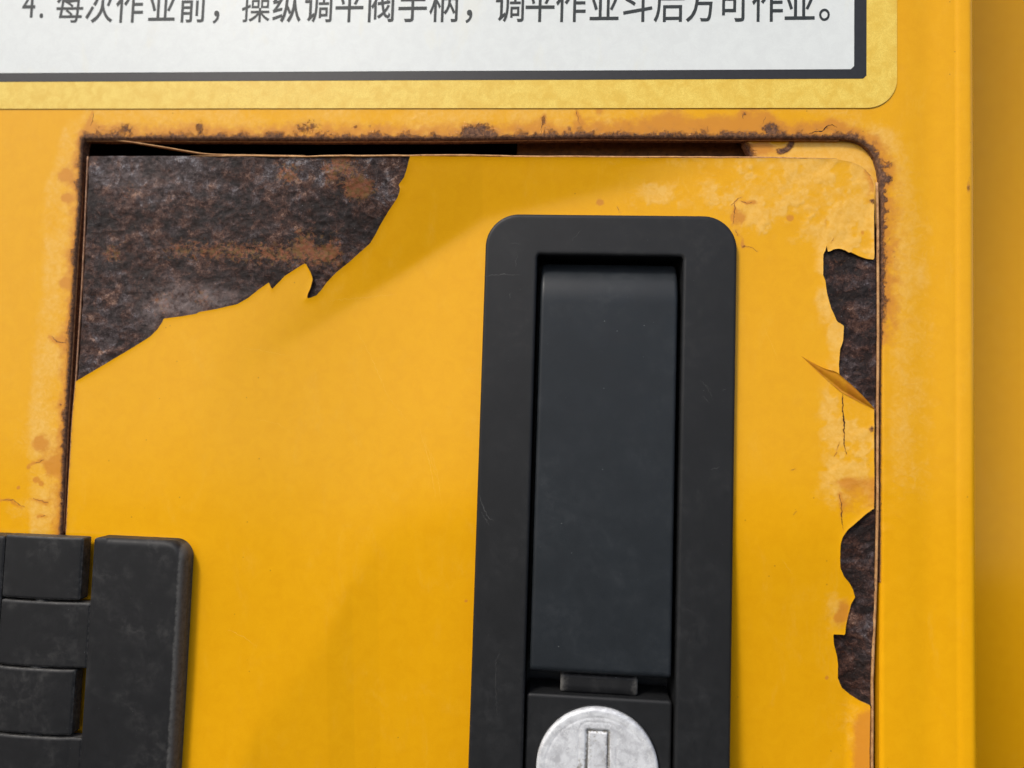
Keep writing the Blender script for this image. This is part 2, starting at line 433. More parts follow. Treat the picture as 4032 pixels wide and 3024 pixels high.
def label_material(name, base, mott, rough=0.38, size=2.5, fine=0.12, amt=0.5):
    k = Mat(name)
    c = k.mix(k.ramp(k.noise(size, 5, 0.65, 0.5, 1), 0.3, 0.7), base, mott)
    c = k.mix(k.ramp(k.noise(fine, 2, 0.6, 0, 2), 0.3, 0.75, 0, amt), c, tuple(x*0.86 for x in base))
    st = k.ramp(k.noise(6, 4, 0.6, 0.2, 5, (1.6, 1, 0.6)), 0.56, 0.72, 0, 0.25)
    c = k.mix(st, c, tuple(np.array(base)*np.array([1.0, 0.93, 0.78])))
    return k.done(c, rough, k.bump(k.noise(0.5, 3), 0.01, 0.5), spec=0.4)
M['white'] = label_material('white_vinyl', (0.72, 0.76, 0.745), (0.675, 0.71, 0.70), 0.4, 2.0, 0.15, 0.3)
M['gold'] = label_material('pale_gold_vinyl', (0.76, 0.495, 0.060), (0.88, 0.66, 0.13), 0.36, 2.0, 0.12, 0.7)
M['ink'] = flat_material('black_ink', (0.020, 0.021, 0.024), 0.45, 0.4, 0.25, 0.5)
M['letter'] = flat_material('faded_ink', (0.032, 0.040, 0.042), 0.5, 0.3, 0.3, 0.5)

# ------------------------------------------------------------------ shape of cabinet face and door
X_EDGE = P(3850, 1500)[0]            # right-hand bend of the cabinet
Z_LOW, Z_HIGH = -150.0, 250.0
open_px = [(327, 548), (652, 549), (1271, 551), (1814, 549), (2342, 542), (2939, 545), (3162, 545), (3310, 545), (3360, 550), (3395, 563), (3425, 588), (3447, 622), (3460, 665), (3468, 720), (3471, 800)]
left_px = [(239, 2102), (256, 1693), (277, 1346), (296, 1000), (311, 807), (320, 580)]
OPEN = np.vstack([PP(open_px), [[P(3466, 2900)[0], -140], [P(239, 2102)[0]+0.3, -140]], PP(left_px)])
door_px = [(339, 606), (742, 604), (970, 605), (1195, 607), (1330, 606), (1460, 605), (1590, 604), (1723, 603), (1860, 604), (2000, 606), (2150, 607), (2342, 608), (2500, 609), (2660, 610), (2820, 611), (2981, 612), (3200, 613), (3300, 617), (3355, 628), (3400, 650), (3432, 685), (3450, 730), (3460, 790), (3462, 900)]
dleft_px = [(254, 2102), (278, 1658), (292, 1500), (317, 1100), (326, 920)]
XL, XR = -73.0, 56.3

def wdoor(u, v):
    """face of the door: slightly ajar, with dents added to set its light and dark reflections"""
    X, Y = proj(u, v, 0.5)
    w = 0.25+0.65*(u-XL)/(XR-XL)
    # slanting crease added so the sheet above it tilts down and reflects dark
    line = 1185-(X-1400)*0.62+np.maximum(0, X-1900)*0.40
    t = (line-Y)/24.7
    h = np.maximum((line-600)/24.7, 6.0)
    S = 0.25; D = 0.40*S*h
    up = -D+S*t; down = -D
    sm = 0.5*(up+down)+0.5*np.sqrt((up-down)**2+0.10)
    sm = np.minimum(sm, 0.60*S*h+0.3)
    prof = sm*(0.5+0.5*np.cos(np.pi*np.clip(-t/95.0, 0, 1)))
    w = w+prof*sstep(750, 1700, X)*(1-sstep(2350, 3100, X))
    # inward bow below a curving line, added to make the lower middle reflect dark
    yc = np.interp(X, [0, 750, 900, 1020, 1150, 1280, 1380, 1480, 1600, 1800, 2400, 3000, 3200, 3500], [3700, 3500, 3150, 2860, 2690, 2520, 2290, 2150, 2075, 2035, 2030, 2120, 2100, 2080])
    q = (Y-yc)/24.7
    w = w-0.075*(0.5*q+0.5*np.sqrt(q*q+9.0))*(1-sstep(3350, 3460, X)*0.7)
    # slow waves added to the sheet to vary its reflections
    w = w+0.9*(fbm(X+300, Y, 1500, 31, 2)-0.5)+0.12*(fbm(X, Y, 420, 33, 2)-0.5)
    # outward lean added to keep the lower left reflecting bright
    w = w+0.5*blob(X, Y, 800, 3100, 420, 700)
    return w

# the lock and the hole in the door that it sits in
BW = 2.3                                   # height of the lock's rim above the cabinet face
lx0, lx1_ = (P(1905, 1000, BW)[0]+P(1850, 2990, BW)[0])/2, (P(2901, 1000, BW)[0]+P(2877, 2990, BW)[0])/2
lz1 = P(2350, 845, BW)[1]; lz0 = -93.0
ix0, ix1 = (P(2112, 1020, BW)[0]+P(2072, 2600, BW)[0])/2, (P(2692, 1020, BW)[0]+P(2664, 2600, BW)[0])/2
iz1 = P(2400, 1006, BW)[1]; iz0 = -80.0
def lock_hole(u, v): return -rr_sd(u, v, ix0-1.5, ix1+1.5, iz0-1.5, iz1+1.5, 1.0)

# outlines of the places where the paint has come off (photo pixels)
PEEL = [
 [(200, 500), (1622, 500), (1613, 621), (1603, 662), (1592, 698), (1570, 728), (1575, 740), (1574, 755), (1565, 780), (1529, 834), (1497, 888), (1479, 924), (1457, 960), (1420, 992), (1375, 1033), (1325, 1073), (1289, 1110), (1268, 1140), (1246, 1164), (1225, 1172), (1208, 1176), (1212, 1158), (1224, 1132), (1232, 1098), (1222, 1069), (1203, 1037), (1186, 1046), (1122, 1087), (1073, 1138), (1066, 1130), (1059, 1113), (1018, 1141), (980, 1172), (935, 1198), (853, 1217), (784, 1229), (774, 1236), (714, 1246), (645, 1255), (641, 1267), (622, 1296), (592, 1326), (527, 1367), (416, 1433), (298, 1503), (200, 1560)],
 [(3254, 967), (3260, 992), (3272, 988), (3284, 981), (3307, 979), (3328, 986), (3344, 997), (3347, 992), (3384, 1010), (3410, 1019), (3442, 1023), (3490, 1025), (3490, 1660), (3437, 1609), (3369, 1540), (3305, 1484), (3302, 1438), (3307, 1376), (3319, 1341), (3322, 1283), (3295, 1266), (3272, 1213), (3256, 1156), (3249, 1105), (3240, 1084), (3241, 1002), (3250, 985)],
 [(3490, 1985), (3434, 2006), (3411, 2022), (3373, 2055), (3336, 2087), (3317, 2115), (3309, 2143), (3307, 2190), (3308, 2236), (3322, 2269), (3345, 2297), (3357, 2320), (3366, 2351), (3350, 2379), (3338, 2426), (3330, 2463), (3327, 2499), (3280, 2497), (3282, 2533), (3294, 2580), (3299, 2617), (3298, 2669), (3313, 2706), (3345, 2734), (3387, 2760), (3429, 2778), (3490, 2800)],
]
def on_door(pts):
    """photo pixels -> mm, landing on the dented face itself"""
    q = PP(pts, 0.5)
    for _ in range(3):
        w = wdoor(q[:, 0], q[:, 1]); q = np.array([P(x, y, k) for (x, y), k in zip(pts, w)])
    return q
DOOR = np.vstack([on_door(door_px), [[P(3457, 2900)[0], -137], [P(260, 2102)[0]+0.3, -137]], on_door(dleft_px)])
PEEL_MM = [on_door(p) for p in PEEL]

# hairline cracks (photo pixels, width in mm)
DOOR_CRACKS = [
    ([(3312, 1550), (3312, 1600), (3318, 1670), (3318, 1750), (3328, 1788)], 0.26, 'crack_dark'),
    ([(3298, 1945), (3307, 1975), (3308, 2030), (3314, 2080), (3320, 2104)], 0.17, 'crack_dark'),
    ([(2877, 812), (2890, 800), (2889, 850), (2884, 885)], 0.16, 'crack'),
    ([(2888, 800), (2905, 783), (2915, 780)], 0.14, 'crack'), ([(2915, 795), (2935, 806), (2960, 800)], 0.15, 'crack'),
    ([(2893, 910), (2902, 930)], 0.14, 'crack'), ([(2925, 972), (2960, 978), (2980, 995)], 0.12, 'crack'),
    ([(2432, 810), (2440, 836)], 0.09, 'crack'), ([(3290, 1780), (3278, 1800)], 0.12, 'crack'), ([(3300, 1740), (3290, 1770)], 0.10, 'crack'),
    ([(3110, 1850), (3125, 1845)], 0.08, 'crack'), ([(3118, 2025), (3132, 2012)], 0.07, 'crack'), ([(3268, 960), (3280, 940)], 0.08, 'crack')]
PANEL_CRACKS = [
    ([(362, 440), (355, 470), (348, 490)], 0.18, 'crack'), ([(2268, 432), (2278, 465), (2282, 485)], 0.13, 'crack'), ([(2145, 450), (2135, 480), (2130, 520)], 0.22, 'crack'),
    ([(3190, 520), (3245, 510), (3262, 492), (3280, 488), (3300, 497)], 0.22, 'crack_dark'), ([(3005, 485), (3012, 470), (3018, 455)], 0.12, 'crack'),
    ([(0, 1970), (40, 1968), (60, 1985), (85, 1998)], 0.16, 'crack'), ([(120, 1965), (150, 1972), (180, 1980)], 0.18, 'crack'), ([(195, 1325), (215, 1342), (250, 1350)], 0.24, 'crack'),
    ([(125, 1825), (150, 1818), (165, 1810)], 0.16, 'crack'), ([(150, 2035), (170, 2032)], 0.14, 'crack'), ([(2925, 445), (2930, 465)], 0.16, 'crack')]
def crack_halo(X, Y, cracks, r=11):
    h = np.zeros(np.shape(X))
    for pts, wd, mt in cracks:
        a = np.array(pts); mk = (X > a[:, 0].min()-60) & (X < a[:, 0].max()+60) & (Y > a[:, 1].min()-60) & (Y < a[:, 1].max()+60)
        if mk.any(): h[mk] = np.maximum(h[mk], np.exp(-seg_dist(X[mk], Y[mk], a)/r))
    return h

# ------------------------------------------------------------------ cabinet
cabinet = thing('equipment_cabinet', 'yellow steel cabinet front with rust-stained door opening and peeling painted door', 'cabinet', (0, 0, Z_LOW))

def panel_field(u, v):
    return np.minimum(rr_sd(u, v, -150, X_EDGE, Z_LOW, Z_HIGH, 1.0), -poly_sd(u, v, OPEN))
def panel_w(u, v, d):
    X, Y = proj(u, v)
    dh = np.maximum(0, -poly_sd(u, v, OPEN))
    e = np.maximum(0, X_EDGE-u)
    w = -roundoff(dh+0.02, 0.55)-roundoff(e, 1.3)+0.20*np.sqrt(np.maximum(0, 1-((e-1.45)/1.5)**2))
    w = w+0.35*(fbm(X, Y, 1300, 41, 2)-0.5)
    # a shallow dip shaped for upright reflection streaks, and the swelling of rust under the paint along the edge
    w = w+0.10*(fbm(X, Y, 60, 44, 3)-0.45)*np.exp(-dh/2.2)-0.25*np.exp(-((X-3660)/70)**2)
    return w
def panel_attr(u, v, d):
    X, Y = proj(u, v)
    dh = np.abs(poly_sd(u, v, OPEN))*24.7          # photo pixels from the opening
    n1 = fbm(X, Y, 110, 51, 5, 0.6); n2 = fbm(X, Y, 38, 57, 4, 0.6); n3 = fbm(X, Y, 16, 61, 3, 0.6)
    top = (1-sstep(545, 600, Y))*sstep(300, 350, X)*(1-sstep(3340, 3520, X))
    left = (1-sstep(310, 340, X))
    right = sstep(3380, 3440, X)*sstep(470, 600, Y)
    bleach_sheen = top*(0.05+0.85*n1)*(1-0.5*sstep(2300, 2900, X)*(1-sstep(3080, 3180, X)))
    bleach_sheen = bleach_sheen*(1-0.8*blob(X, Y, 3140, 480, 130, 45, 4))
    lw = 150+95*(fbm(X, Y, 260, 71, 2)-0.5)
    bleach_sheen = bleach_sheen+left*(1-sstep(lw*0.75, lw*1.05, dh))*(0.10+1.0*n1)*sstep(400, 560, Y)*(1-0.6*np.exp(-dh/25))
    bleach_sheen = bleach_sheen+right*(1-sstep(1750, 2100, Y))*(0.50*np.exp(-((dh-75)/55)**2)+0.35*np.exp(-((dh-160)/50)**2)*sstep(700, 1100, Y)*n1*1.6)*(0.5+n1)  # bleached halo by the door, plus upright sky-reflection streaks painted as pale colour
    bleach_sheen = bleach_sheen+0.8*blob(X, Y, 3470, 540, 60, 45)+0.35*blob(X, Y, 150, 1720, 120, 90)+0.4*blob(X, Y, 120, 2010, 120, 60)
    stain = top*(np.clip(1.35-dh/80, 0, 1)*(0.40+0.9*n2)+0.55*sstep(2250, 2700, X)*(1-sstep(3010, 3090, X))*n1*1.5)
    stain = stain+left*np.exp(-dh/42)*(0.35+1.3*n2)*1.15+right*np.exp(-dh/70)*(1-sstep(1250, 1500, Y))*1.3*(0.3+n2)
    for x, y, r in ((155, 1745, 34), (110, 1840, 10), (210, 1835, 34), (70, 1920, 8), (140, 1890, 14), (160, 1905, 10), (258, 780, 18), (255, 1115, 20), (262, 1700, 22), (2360, 430, 18), (250, 690, 26)):
        stain = stain+1.0*blob(X, Y, x, y, r)*(0.5+n3)
    stain = stain+0.75*crack_halo(X, Y, PANEL_CRACKS)*(0.4+n3)
    rad = 10+40*np.clip(n2-0.38, 0, 1)+12*(n3-0.5)
    rad = np.where(left > 0.5, 5+40*np.clip(n2-0.45, 0, 1)+9*(n3-0.5), rad)
    rr = 6+50*np.clip(n3-0.46, 0, 1)+16*np.clip(n2-0.5, 0, 1)
    rad = np.where((right > 0.5), rr*(1-sstep(1080, 1420, Y)), rad)
    rust = 1.15*np.exp(-(dh/(rad*1.15+2.0))**1.25)*np.where((Y > 2300) & (X > 3000), 0, 1)
    for x, y, rx, ry, a in ((1880, 512, 70, 26, 0.85), (3030, 505, 34, 24, 0.95), (500, 505, 26, 22, 0.7), (1215, 500, 55, 30, 0.55), (2140, 480, 10, 30, 0.6), (785, 500, 16, 30, 0.55),
                            (2240, 505, 10, 8, 0.7), (2930, 448, 9, 12, 0.6), (3490, 700, 22, 26, 0.9), (3500, 650, 24, 12, 0.7), (3810, 740, 8, 22, 0.55), (3815, 705, 6, 8, 0.5), (1400, 500, 7, 6, 0.6), (1455, 497, 8, 4, 0.6)):
        rust = rust+0.75*a*blob(X, Y, x, y, rx, ry, 3)*(0.1+1.7*n3)
    return {'bleach_sheen': np.clip(bleach_sheen, 0, 1.2), 'stain': np.clip(stain, 0, 1.2), 'rust': np.clip(rust, 0, 1.3)}
pu = axis(-151, X_EDGE+1, 0.24, (-93, X_EDGE+0.5), 2.0); pv = axis(Z_LOW-1, Z_HIGH+1, 0.24, (-70, 47), 3.0)
panel = sheet('front_panel', pu, pv, panel_field, panel_w, cabinet, [M['paint'], M['paint']], 1.6, panel_attr)

# the cabinet's side and inside
def box(name, x0, x1, z0, z1, w0, w1, mat, parent, bev=0.0, label=None, attrs=None):
    b = min(bev, (x1-x0)/3, (z1-z0)/3)
    V = [(x0, z0, w0), (x1, z0, w0), (x1, z1, w0), (x0, z1, w0), (x0, z0, w1-b), (x1, z0, w1-b), (x1, z1, w1-b), (x0, z1, w1-b),
         (x0+b, z0+b, w1), (x1-b, z0+b, w1), (x1-b, z1-b, w1), (x0+b, z1-b, w1)]
    F = [(3, 2, 1, 0), (0, 1, 5, 4), (1, 2, 6, 5), (2, 3, 7, 6), (3, 0, 4, 7), (4, 5, 9, 8), (5, 6, 10, 9), (6, 7, 11, 10), (7, 4, 8, 11), (8, 9, 10, 11)]
    o = mesh_obj(name, V, F, mat, parent, smooth=False, label=label)
    return o
box('side_wall', X_EDGE-1.6, X_EDGE-0.02, Z_LOW, Z_HIGH, -90, -2.9, M['paint'], cabinet)
box('inner_back', -90, 66, -146, 60, -45, -44, M['dark_inside'], cabinet)
box('inner_wall', -90, -89, -146, 60, -44, -2.5, M['dark_inside'], cabinet)
box('inner_wall', 65, 66, -146, 60, -44, -2.5, M['dark_inside'], cabinet)
box('inner_wall', -90, 66, 59, 60, -44, -2.5, M['dark_inside'], cabinet)
box('inner_wall', -90, 66, -147, -146, -44, -2.5, M['dark_inside'], cabinet)
# flange seen through the gap above the door, and the stepped corner plate in front of it
fx0 = P(2036, 570, -5)[0]
box('inner_flange', fx0, 64, P(2500, 640, -5)[1], P(2500, 470, -5)[1], -6.2, -5.0, M['inner'], cabinet, 0.3)
cor_px = [(2928, 500), (3560, 500), (3560, 900), (3400, 900), (3360, 720), (3200, 690), (3010, 690), (2972, 640), (2950, 590), (2932, 560)]
COR = PP(cor_px, -1.1)
def cor_attr(u, v, d):
    X, Y = proj(u, v, -1.1); n2 = fbm(X, Y, 40, 81, 4, 0.6)
    yel = blob(X, Y, 3065, 550, 38, 22, 6)+blob(X, Y, 2970, 545, 30, 18, 6)
    bleach_sheen = np.clip(0.75+0.6*n2-yel*1.3, 0, 1)
    stain = np.clip(0.75*blob(X, Y, 2990, 580, 60, 30)+0.30+0.5*(n2-0.5)-0.4*blob(X, Y, 3330, 580, 110, 30)-yel, 0, 1)
    rust = 1.1*np.exp(-((np.hypot(X-3072, Y-550)-46)/11)**2)*sstep(3048, 3072, X)*sstep(540, 560, Y)+0.9*np.exp(-d*24.7/16)+0.6*sstep(560, 540, Y)*n2
    rust = rust*(1-yel)
    return {'bleach_sheen': bleach_sheen, 'stain': stain, 'rust': np.clip(rust, 0, 1.2)}
sheet('corner_plate', axis(COR[:, 0].min()-1, COR[:, 0].max()+1, 0.2), axis(COR[:, 1].min()-1, COR[:, 1].max()+1, 0.2),
      lambda u, v: poly_sd(u, v, COR), lambda u, v, d: -1.1-roundoff(d+0.02, 0.9)+0*u, cabinet, [M['paint'], M['lip']], 1.5, cor_attr)

# ------------------------------------------------------------------ door, a part of the cabinet
gu = axis(-76, 59, 0.21); gv = axis(-141, 40, 0.21, (-69, 39.5), 2.5)
def plate_w(u, v, d):
    X, Y = proj(u, v, 0.5)
    return wdoor(u, v)-1.15-roundoff(d+0.02, 0.5)
door = sheet('door', axis(-76, 59, 0.35), axis(-141, 40, 0.35, (-69, 39.5), 2.5), lambda u, v: np.minimum(poly_sd(u, v, DOOR), lock_hole(u, v)), plate_w, cabinet, [M['lip'], M['lip']], 9.0,
             label='paint-peeled door set in the cabinet opening')
def film_field(u, v):
    X, Y = proj(u, v, 0.5)
    f = poly_sd(u, v, DOOR)
    inset = 0.30+0.22*sstep(3300, 3420, X)*sstep(700, 800, Y)+0.18*(1-sstep(620, 700, Y))+0.10*(fbm(X, Y, 45, 91, 3)-0.5)
    inset = inset+0.28*sstep(3300, 3430, X)*sstep(700, 900, Y)
    f = np.minimum(f-inset, lock_hole(u, v))
    for q in PEEL_MM:
        x0, x1, y0, y1 = q[:, 0].min()-2, q[:, 0].max()+2, q[:, 1].min()-2, q[:, 1].max()+2
        mk = (u > x0) & (u < x1) & (v > y0) & (v < y1)
        if mk.any():
            s = np.full(np.shape(u), 9.0); s[mk] = -poly_sd(u[mk], v[mk], q)+0.03*(fbm(X[mk], Y[mk], 14, 95, 2)-0.5)
            f = np.minimum(f, s)
    return f
def film_w(u, v, d):
    X, Y = proj(u, v, 0.5)
    n = fbm(X, Y, 60, 101, 4, 0.55)
    rough = bleach_mask(X, Y)
    # blistered where water got under it, lifted at the torn edges
    return wdoor(u, v)+0.17*(n-0.5)*rough+0.09*np.exp(-np.maximum(d, 0)/0.5)
def bleach_mask(X, Y):
    n = fbm(X, Y, 130, 111, 5, 0.6)
    b = 1.15*sstep(2720, 2960, X+160*(n-0.5))*(1-sstep(900, 1130, Y+0.55*(3440-X)*0.5+260*(n-0.5)))
    b = b+0.75*sstep(2350, 2600, X)*(1-sstep(780, 860, Y))*sstep(690, 760, Y+60*(n-0.5))*(n*1.5)
    b = b+0.35*(1-sstep(625, 690, Y))*sstep(2200, 2500, X)*n*2
    b = b+0.95*sstep(3190, 3290, X+70*(n-0.5))*(1-sstep(1900, 2080, Y))*(0.35+0.9*n)*sstep(950, 1000, Y)*(1-0.55*(sstep(1300, 1400, Y)*(1-sstep(1500, 1560, Y))))
    b = b+0.5*blob(X, Y, 3300, 2400, 50, 90)+0.35*blob(X, Y, 3380, 2900, 70, 140)+0.45*np.exp(-((X-3225)/25)**2)*sstep(1000, 1050, Y)*(1-sstep(1180, 1230, Y))
    b = b*(1-0.75*blob(X, Y, 3120, 890, 55, 80, 3))*(1-0.5*blob(X, Y, 2840, 740, 90, 60))
    m1 = fbm(X+30*n, Y, 85, 115, 4, 0.6)
    return np.clip(b*(0.25+0.65*sstep(0.34, 0.60, m1)+0.40*sstep(0.43, 0.53, m1)), 0, 1.2)
def film_attr(u, v, d):
    X, Y = proj(u, v, 0.5)
    n2 = fbm(X, Y, 45, 121, 4, 0.6); n3 = fbm(X, Y, 15, 125, 3, 0.6); n1 = fbm(X, Y, 140, 127, 4, 0.6)
    de = np.maximum(0, poly_sd(u, v, DOOR))*24.7
    stain = np.exp(-de/26)*(0.15+1.0*n2)*np.where(X < 700, 0.75, 0.55)
    stain = stain+0.75*sstep(3270, 3330, X)*sstep(1850, 1900, Y)*(1-sstep(1990, 2060, Y))*n1*1.5
    stain = stain+0.9*blob(X, Y, 3330, 2420, 36, 70)*(0.4+n2)+0.95*np.exp(-((X-3425)/45)**2)*sstep(2760, 2850, Y)*(0.5+n1)
    stain = stain+0.5*sstep(3330, 3400, X)*blob(X, Y, 3420, 700, 60, 120)*n2*1.5+0.35*blob(X, Y, 3300, 780, 60, 130)*n1*1.6
    for x, y, rx, ry, a in ((2905, 862, 30, 34, 1.1), (3107, 862, 16, 14, 1.3), (2362, 795, 17, 14, 1.3), (3273, 2685, 9, 9, 1.2), (2955, 800, 40, 10, 0.6), (2920, 960, 8, 30, 0.7), (3245, 880, 10, 30, 0.4), (3307, 2440, 22, 16, 0.8), (3290, 1900, 90, 20, 0.4), (1830, 2375, 9, 6, 0.9), (3390, 920, 8, 12, .8)):
        stain = stain+a*blob(X, Y, x, y, rx, ry)*(0.55+0.7*n3)
    stain = stain+0.6*crack_halo(X, Y, DOOR_CRACKS)*(0.4+n3)
    rust = np.exp(-de/7)*(0.2+1.1*n3)*1.0
    rust = rust+0.6*blob(X, Y, 3445, 800, 14, 8)+0.75*blob(X, Y, 3428, 795, 12, 8)*n3*1.5+0.7*blob(X, Y, 3425, 1690, 10, 12)+0.55*blob(X, Y, 2925, 973, 7, 6)
    return {'bleach_sheen': bleach_mask(X, Y), 'stain': np.clip(stain, 0, 1.2), 'rust': np.clip(rust, 0, 1.2)}
film = sheet('paint_film', gu, gv, film_field, film_w, door, [M['paint'], M['film_edge']], 0.30, film_attr, label='glossy yellow paint film torn back at three places')

# bare rusted steel under the missing paint
for n_, q in enumerate(PEEL_MM):
    def rf(u, v, q=q): return np.minimum(poly_sd(u, v, q)+0.6, poly_sd(u, v, DOOR)-0.22)
    def rw(u, v, d):
        X, Y = proj(u, v, 0.3)
        a = fbm(X, Y*1.5, 120, 131, 5, 0.55); b = fbm(X, Y, 30, 137, 4, 0.6)
        plates = np.abs(fbm(X+40*b, Y*1.6+40*a, 90, 141, 3)-0.5)
        return wdoor(u, v)-0.46+0.55*(a-0.5)+0.24*(b-0.5)+0.55*np.clip(0.10-plates, 0, 0.1)-np.clip(0.12-d, 0, .12)
    def ra(u, v, d):
        X, Y = proj(u, v, 0.3); n2 = fbm(X, Y, 50, 151, 4, 0.6)
        bloom = 0.75*np.exp(-((Y-985-0.05*(X-800))/48)**2)*sstep(480, 850, X)*(1-sstep(1250, 1450, X))
        for x, y, r, a in ((1330, 690, 60, 1.0), (1440, 745, 46, 1.1), (1400, 765, 30, 1.2), (1385, 650, 40, .9), (1150, 690, 50, .9), (500, 750, 36, .5), (440, 1000, 40, .8), (640, 1190, 50, .8), (800, 1175, 50, .6), (3300, 1040, 30, .5), (1200, 940, 60, .5), (1300, 960, 50, .5)):
            bloom = bloom+a*blob(X, Y, x, y, r)
        pale = 1.3*blob(X, Y, 680, 1190, 130, 60)+0.6*blob(X, Y, 860, 1170, 120, 40)+0.35*blob(X, Y, 560, 700, 200, 60)+0.25*blob(X, Y, 600, 1290, 50, 60)
        n5 = fbm(X, Y*1.3, 150, 155, 3, 0.6)-0.5
        Yw = Y+220*n5
        tone = 0.5*(1-sstep(740, 820, Yw))-0.6*sstep(770, 830, Yw)*(1-sstep(900, 960, Yw))-0.3*sstep(960, 1000, Yw)*(1-sstep(1090, 1150, Yw))+0.5*blob(X, Y, 640, 1230, 160, 70)
        tone = np.where(X > 2500, -0.35+1.6*n5, tone)+1.2*n5
        return {'tone': tone, 'bloom': np.clip(bloom*(0.3+1.4*n2), 0, 1.2), 'pale': np.clip(pale*(0.3+1.2*n2), 0, 1)}
    x0, x1 = max(q[:, 0].min(), DOOR[:, 0].min())-1, min(q[:, 0].max(), DOOR[:, 0].max())+1
    z0, z1 = q[:, 1].min()-1, min(q[:, 1].max(), DOOR[:, 1].max())+1
    sheet('rust_patch', axis(x0, x1, 0.17), axis(z0, z1, 0.17), rf, rw, door, [M['rust'], M['lip']], 0.5, ra,
          label=['large dark rust patch at the upper corner', 'dark rust patch beside a curled flake', 'lower dark rust patch along the door edge'][n_])

# thin bead of old paint left along the door's edges
dw = lambda p, dz=0.0: np.array([(x, z, float(wdoor(np.array([x]), np.array([z]))[0])+dz) for x, z in p])
tp = resample(on_door([(x+(-2 if i else 4), y+5) for i, (x, y) in enumerate(door_px[1:18])]), 0.8)
tp[:, 1] += 0.05*(fbm(tp[:, 0]*24, tp[:, 0]*0, 120, 161, 3)-0.5)*4
tap = np.minimum(1, np.minimum(np.arange(len(tp)), np.arange(len(tp))[::-1])/14.0+0.12)
tube('paint_bead', dw(tp, -0.42), tap*(0.17+0.10*(fbm(tp[:, 0]*24, tp[:, 0]*0+7, 60, 163, 3)-0.5)), M['lip_pale'], door)
rp = resample(PP([(3452, 720), (3456, 900), (3456, 1300), (3453, 1800), (3451, 2400), (3446, 2700), (3449, 3100)], 0.5), 0.9)
rp[:, 0] += 0.12*(fbm(rp[:, 1]*24, rp[:, 1]*0, 200, 165, 3)-0.5)
tube('paint_bead', dw(rp, -0.45), 0.22, M['lip_pale'], door)
lp = resample(on_door([(338, 612), (325, 920), (316, 1100), (291, 1500), (277, 1658), (253, 2102)]), 0.9)
tube('paint_bead', dw(lp, -0.55), 0.17, M['lip'], door)
# strip of paint curling up out of the gap above the door
cs = smooth_path([(*P(452, 549, -0.2), -0.6), (*P(520, 558, 0), -0.2), (*P(640, 577, 0.3), 0.1), (*P(742, 595, 0.3), 0.2), (*P(830, 606, 0.3), 0.15), (*P(1000, 609, 0.2), 0.0), (*P(1200, 611, 0.2), -0.1)], 8)
V = []; F = []
for i, c in enumerate(cs):
    s = i/(len(cs)-1); hw = 0.30*math.sin(math.pi*min(1, 0.12+s*0.95))**0.8+0.05
    V += [(c[0], c[1]-0.08, c[2]+hw*0.5), (c[0], c[1]+0.10, c[2]+hw*0.1), (c[0], c[1]+0.05, c[2]-hw*1.6), (c[0], c[1]-0.12, c[2]-hw*1.5)]
    if i: F += [((i-1)*4+k, i*4+k, i*4+(k+1) % 4, (i-1)*4+(k+1) % 4) for k in range(4)]
F += [(0, 1, 2, 3), tuple((len(cs)-1)*4+k for k in (3, 2, 1, 0))]
mesh_obj('paint_curl', V, F, M['lip_pale'], door)

# flake of paint folded over beside the right-hand rust patch
def fl(px, py, dz):
    x, z = P(px, py, 0.9); return (x, z, float(wdoor(np.array([x]), np.array([z]))[0])+dz)
outer = [fl(3155, 1403, 0.03), fl(3200, 1432, 0.35), fl(3243, 1455, 0.75), fl(3279, 1466, 1.05), fl(3306, 1488, 1.05), fl(3345, 1520, 0.95), fl(3392, 1563, 0.7), fl(3441, 1611, 0.25)]
inner = [fl(3156, 1405, 0.0), fl(3205, 1451, 0.05), fl(3248, 1490, 0.08), fl(3286, 1524, 0.10), fl(3314, 1547, 0.12), fl(3350, 1566, 0.12), fl(3390, 1588, 0.10), fl(3438, 1612, 0.05)]
o2 = smooth_path(outer, 4); i2 = smooth_path(inner, 4); V = []; F = []; K = 6
for a, b in zip(o2, i2):
    for t in np.linspace(0, 1, K):
        p = a*(1-t)+b*t; V.append((p[0], p[1], p[2]+0.25*math.sin(math.pi*t)*min(1, np.linalg.norm(a-b)/2)))
L = len(o2)
for i in range(L-1):
    for k in range(K-1): F.append((i*K+k, (i+1)*K+k, (i+1)*K+k+1, i*K+k+1))
nV = len(V); V += [(x, z, w-0.07) for x, z, w in V]
F += [tuple(nV+j for j in reversed(f)) for f in F[:]]
for i in range(L-1): F += [(i*K, (i+1)*K, nV+(i+1)*K, nV+i*K), (i*K+K-1, nV+i*K+K-1, nV+(i+1)*K+K-1, (i+1)*K+K-1)]
km = Mat('paint_flake_back')
kc = km.mix(km.ramp(km.noise(1.5, 4, 0.6), 0.3, 0.7), (0.66, 0.30, 0.012), (0.55, 0.20, 0.015))
M['flake'] = km.done(kc, 0.4, km.bump(km.noise(0.6, 4), 0.04, 0.6), spec=0.4)
mesh_obj('paint_flake', V, F, M['flake'], door, label='curled flake of yellow paint')

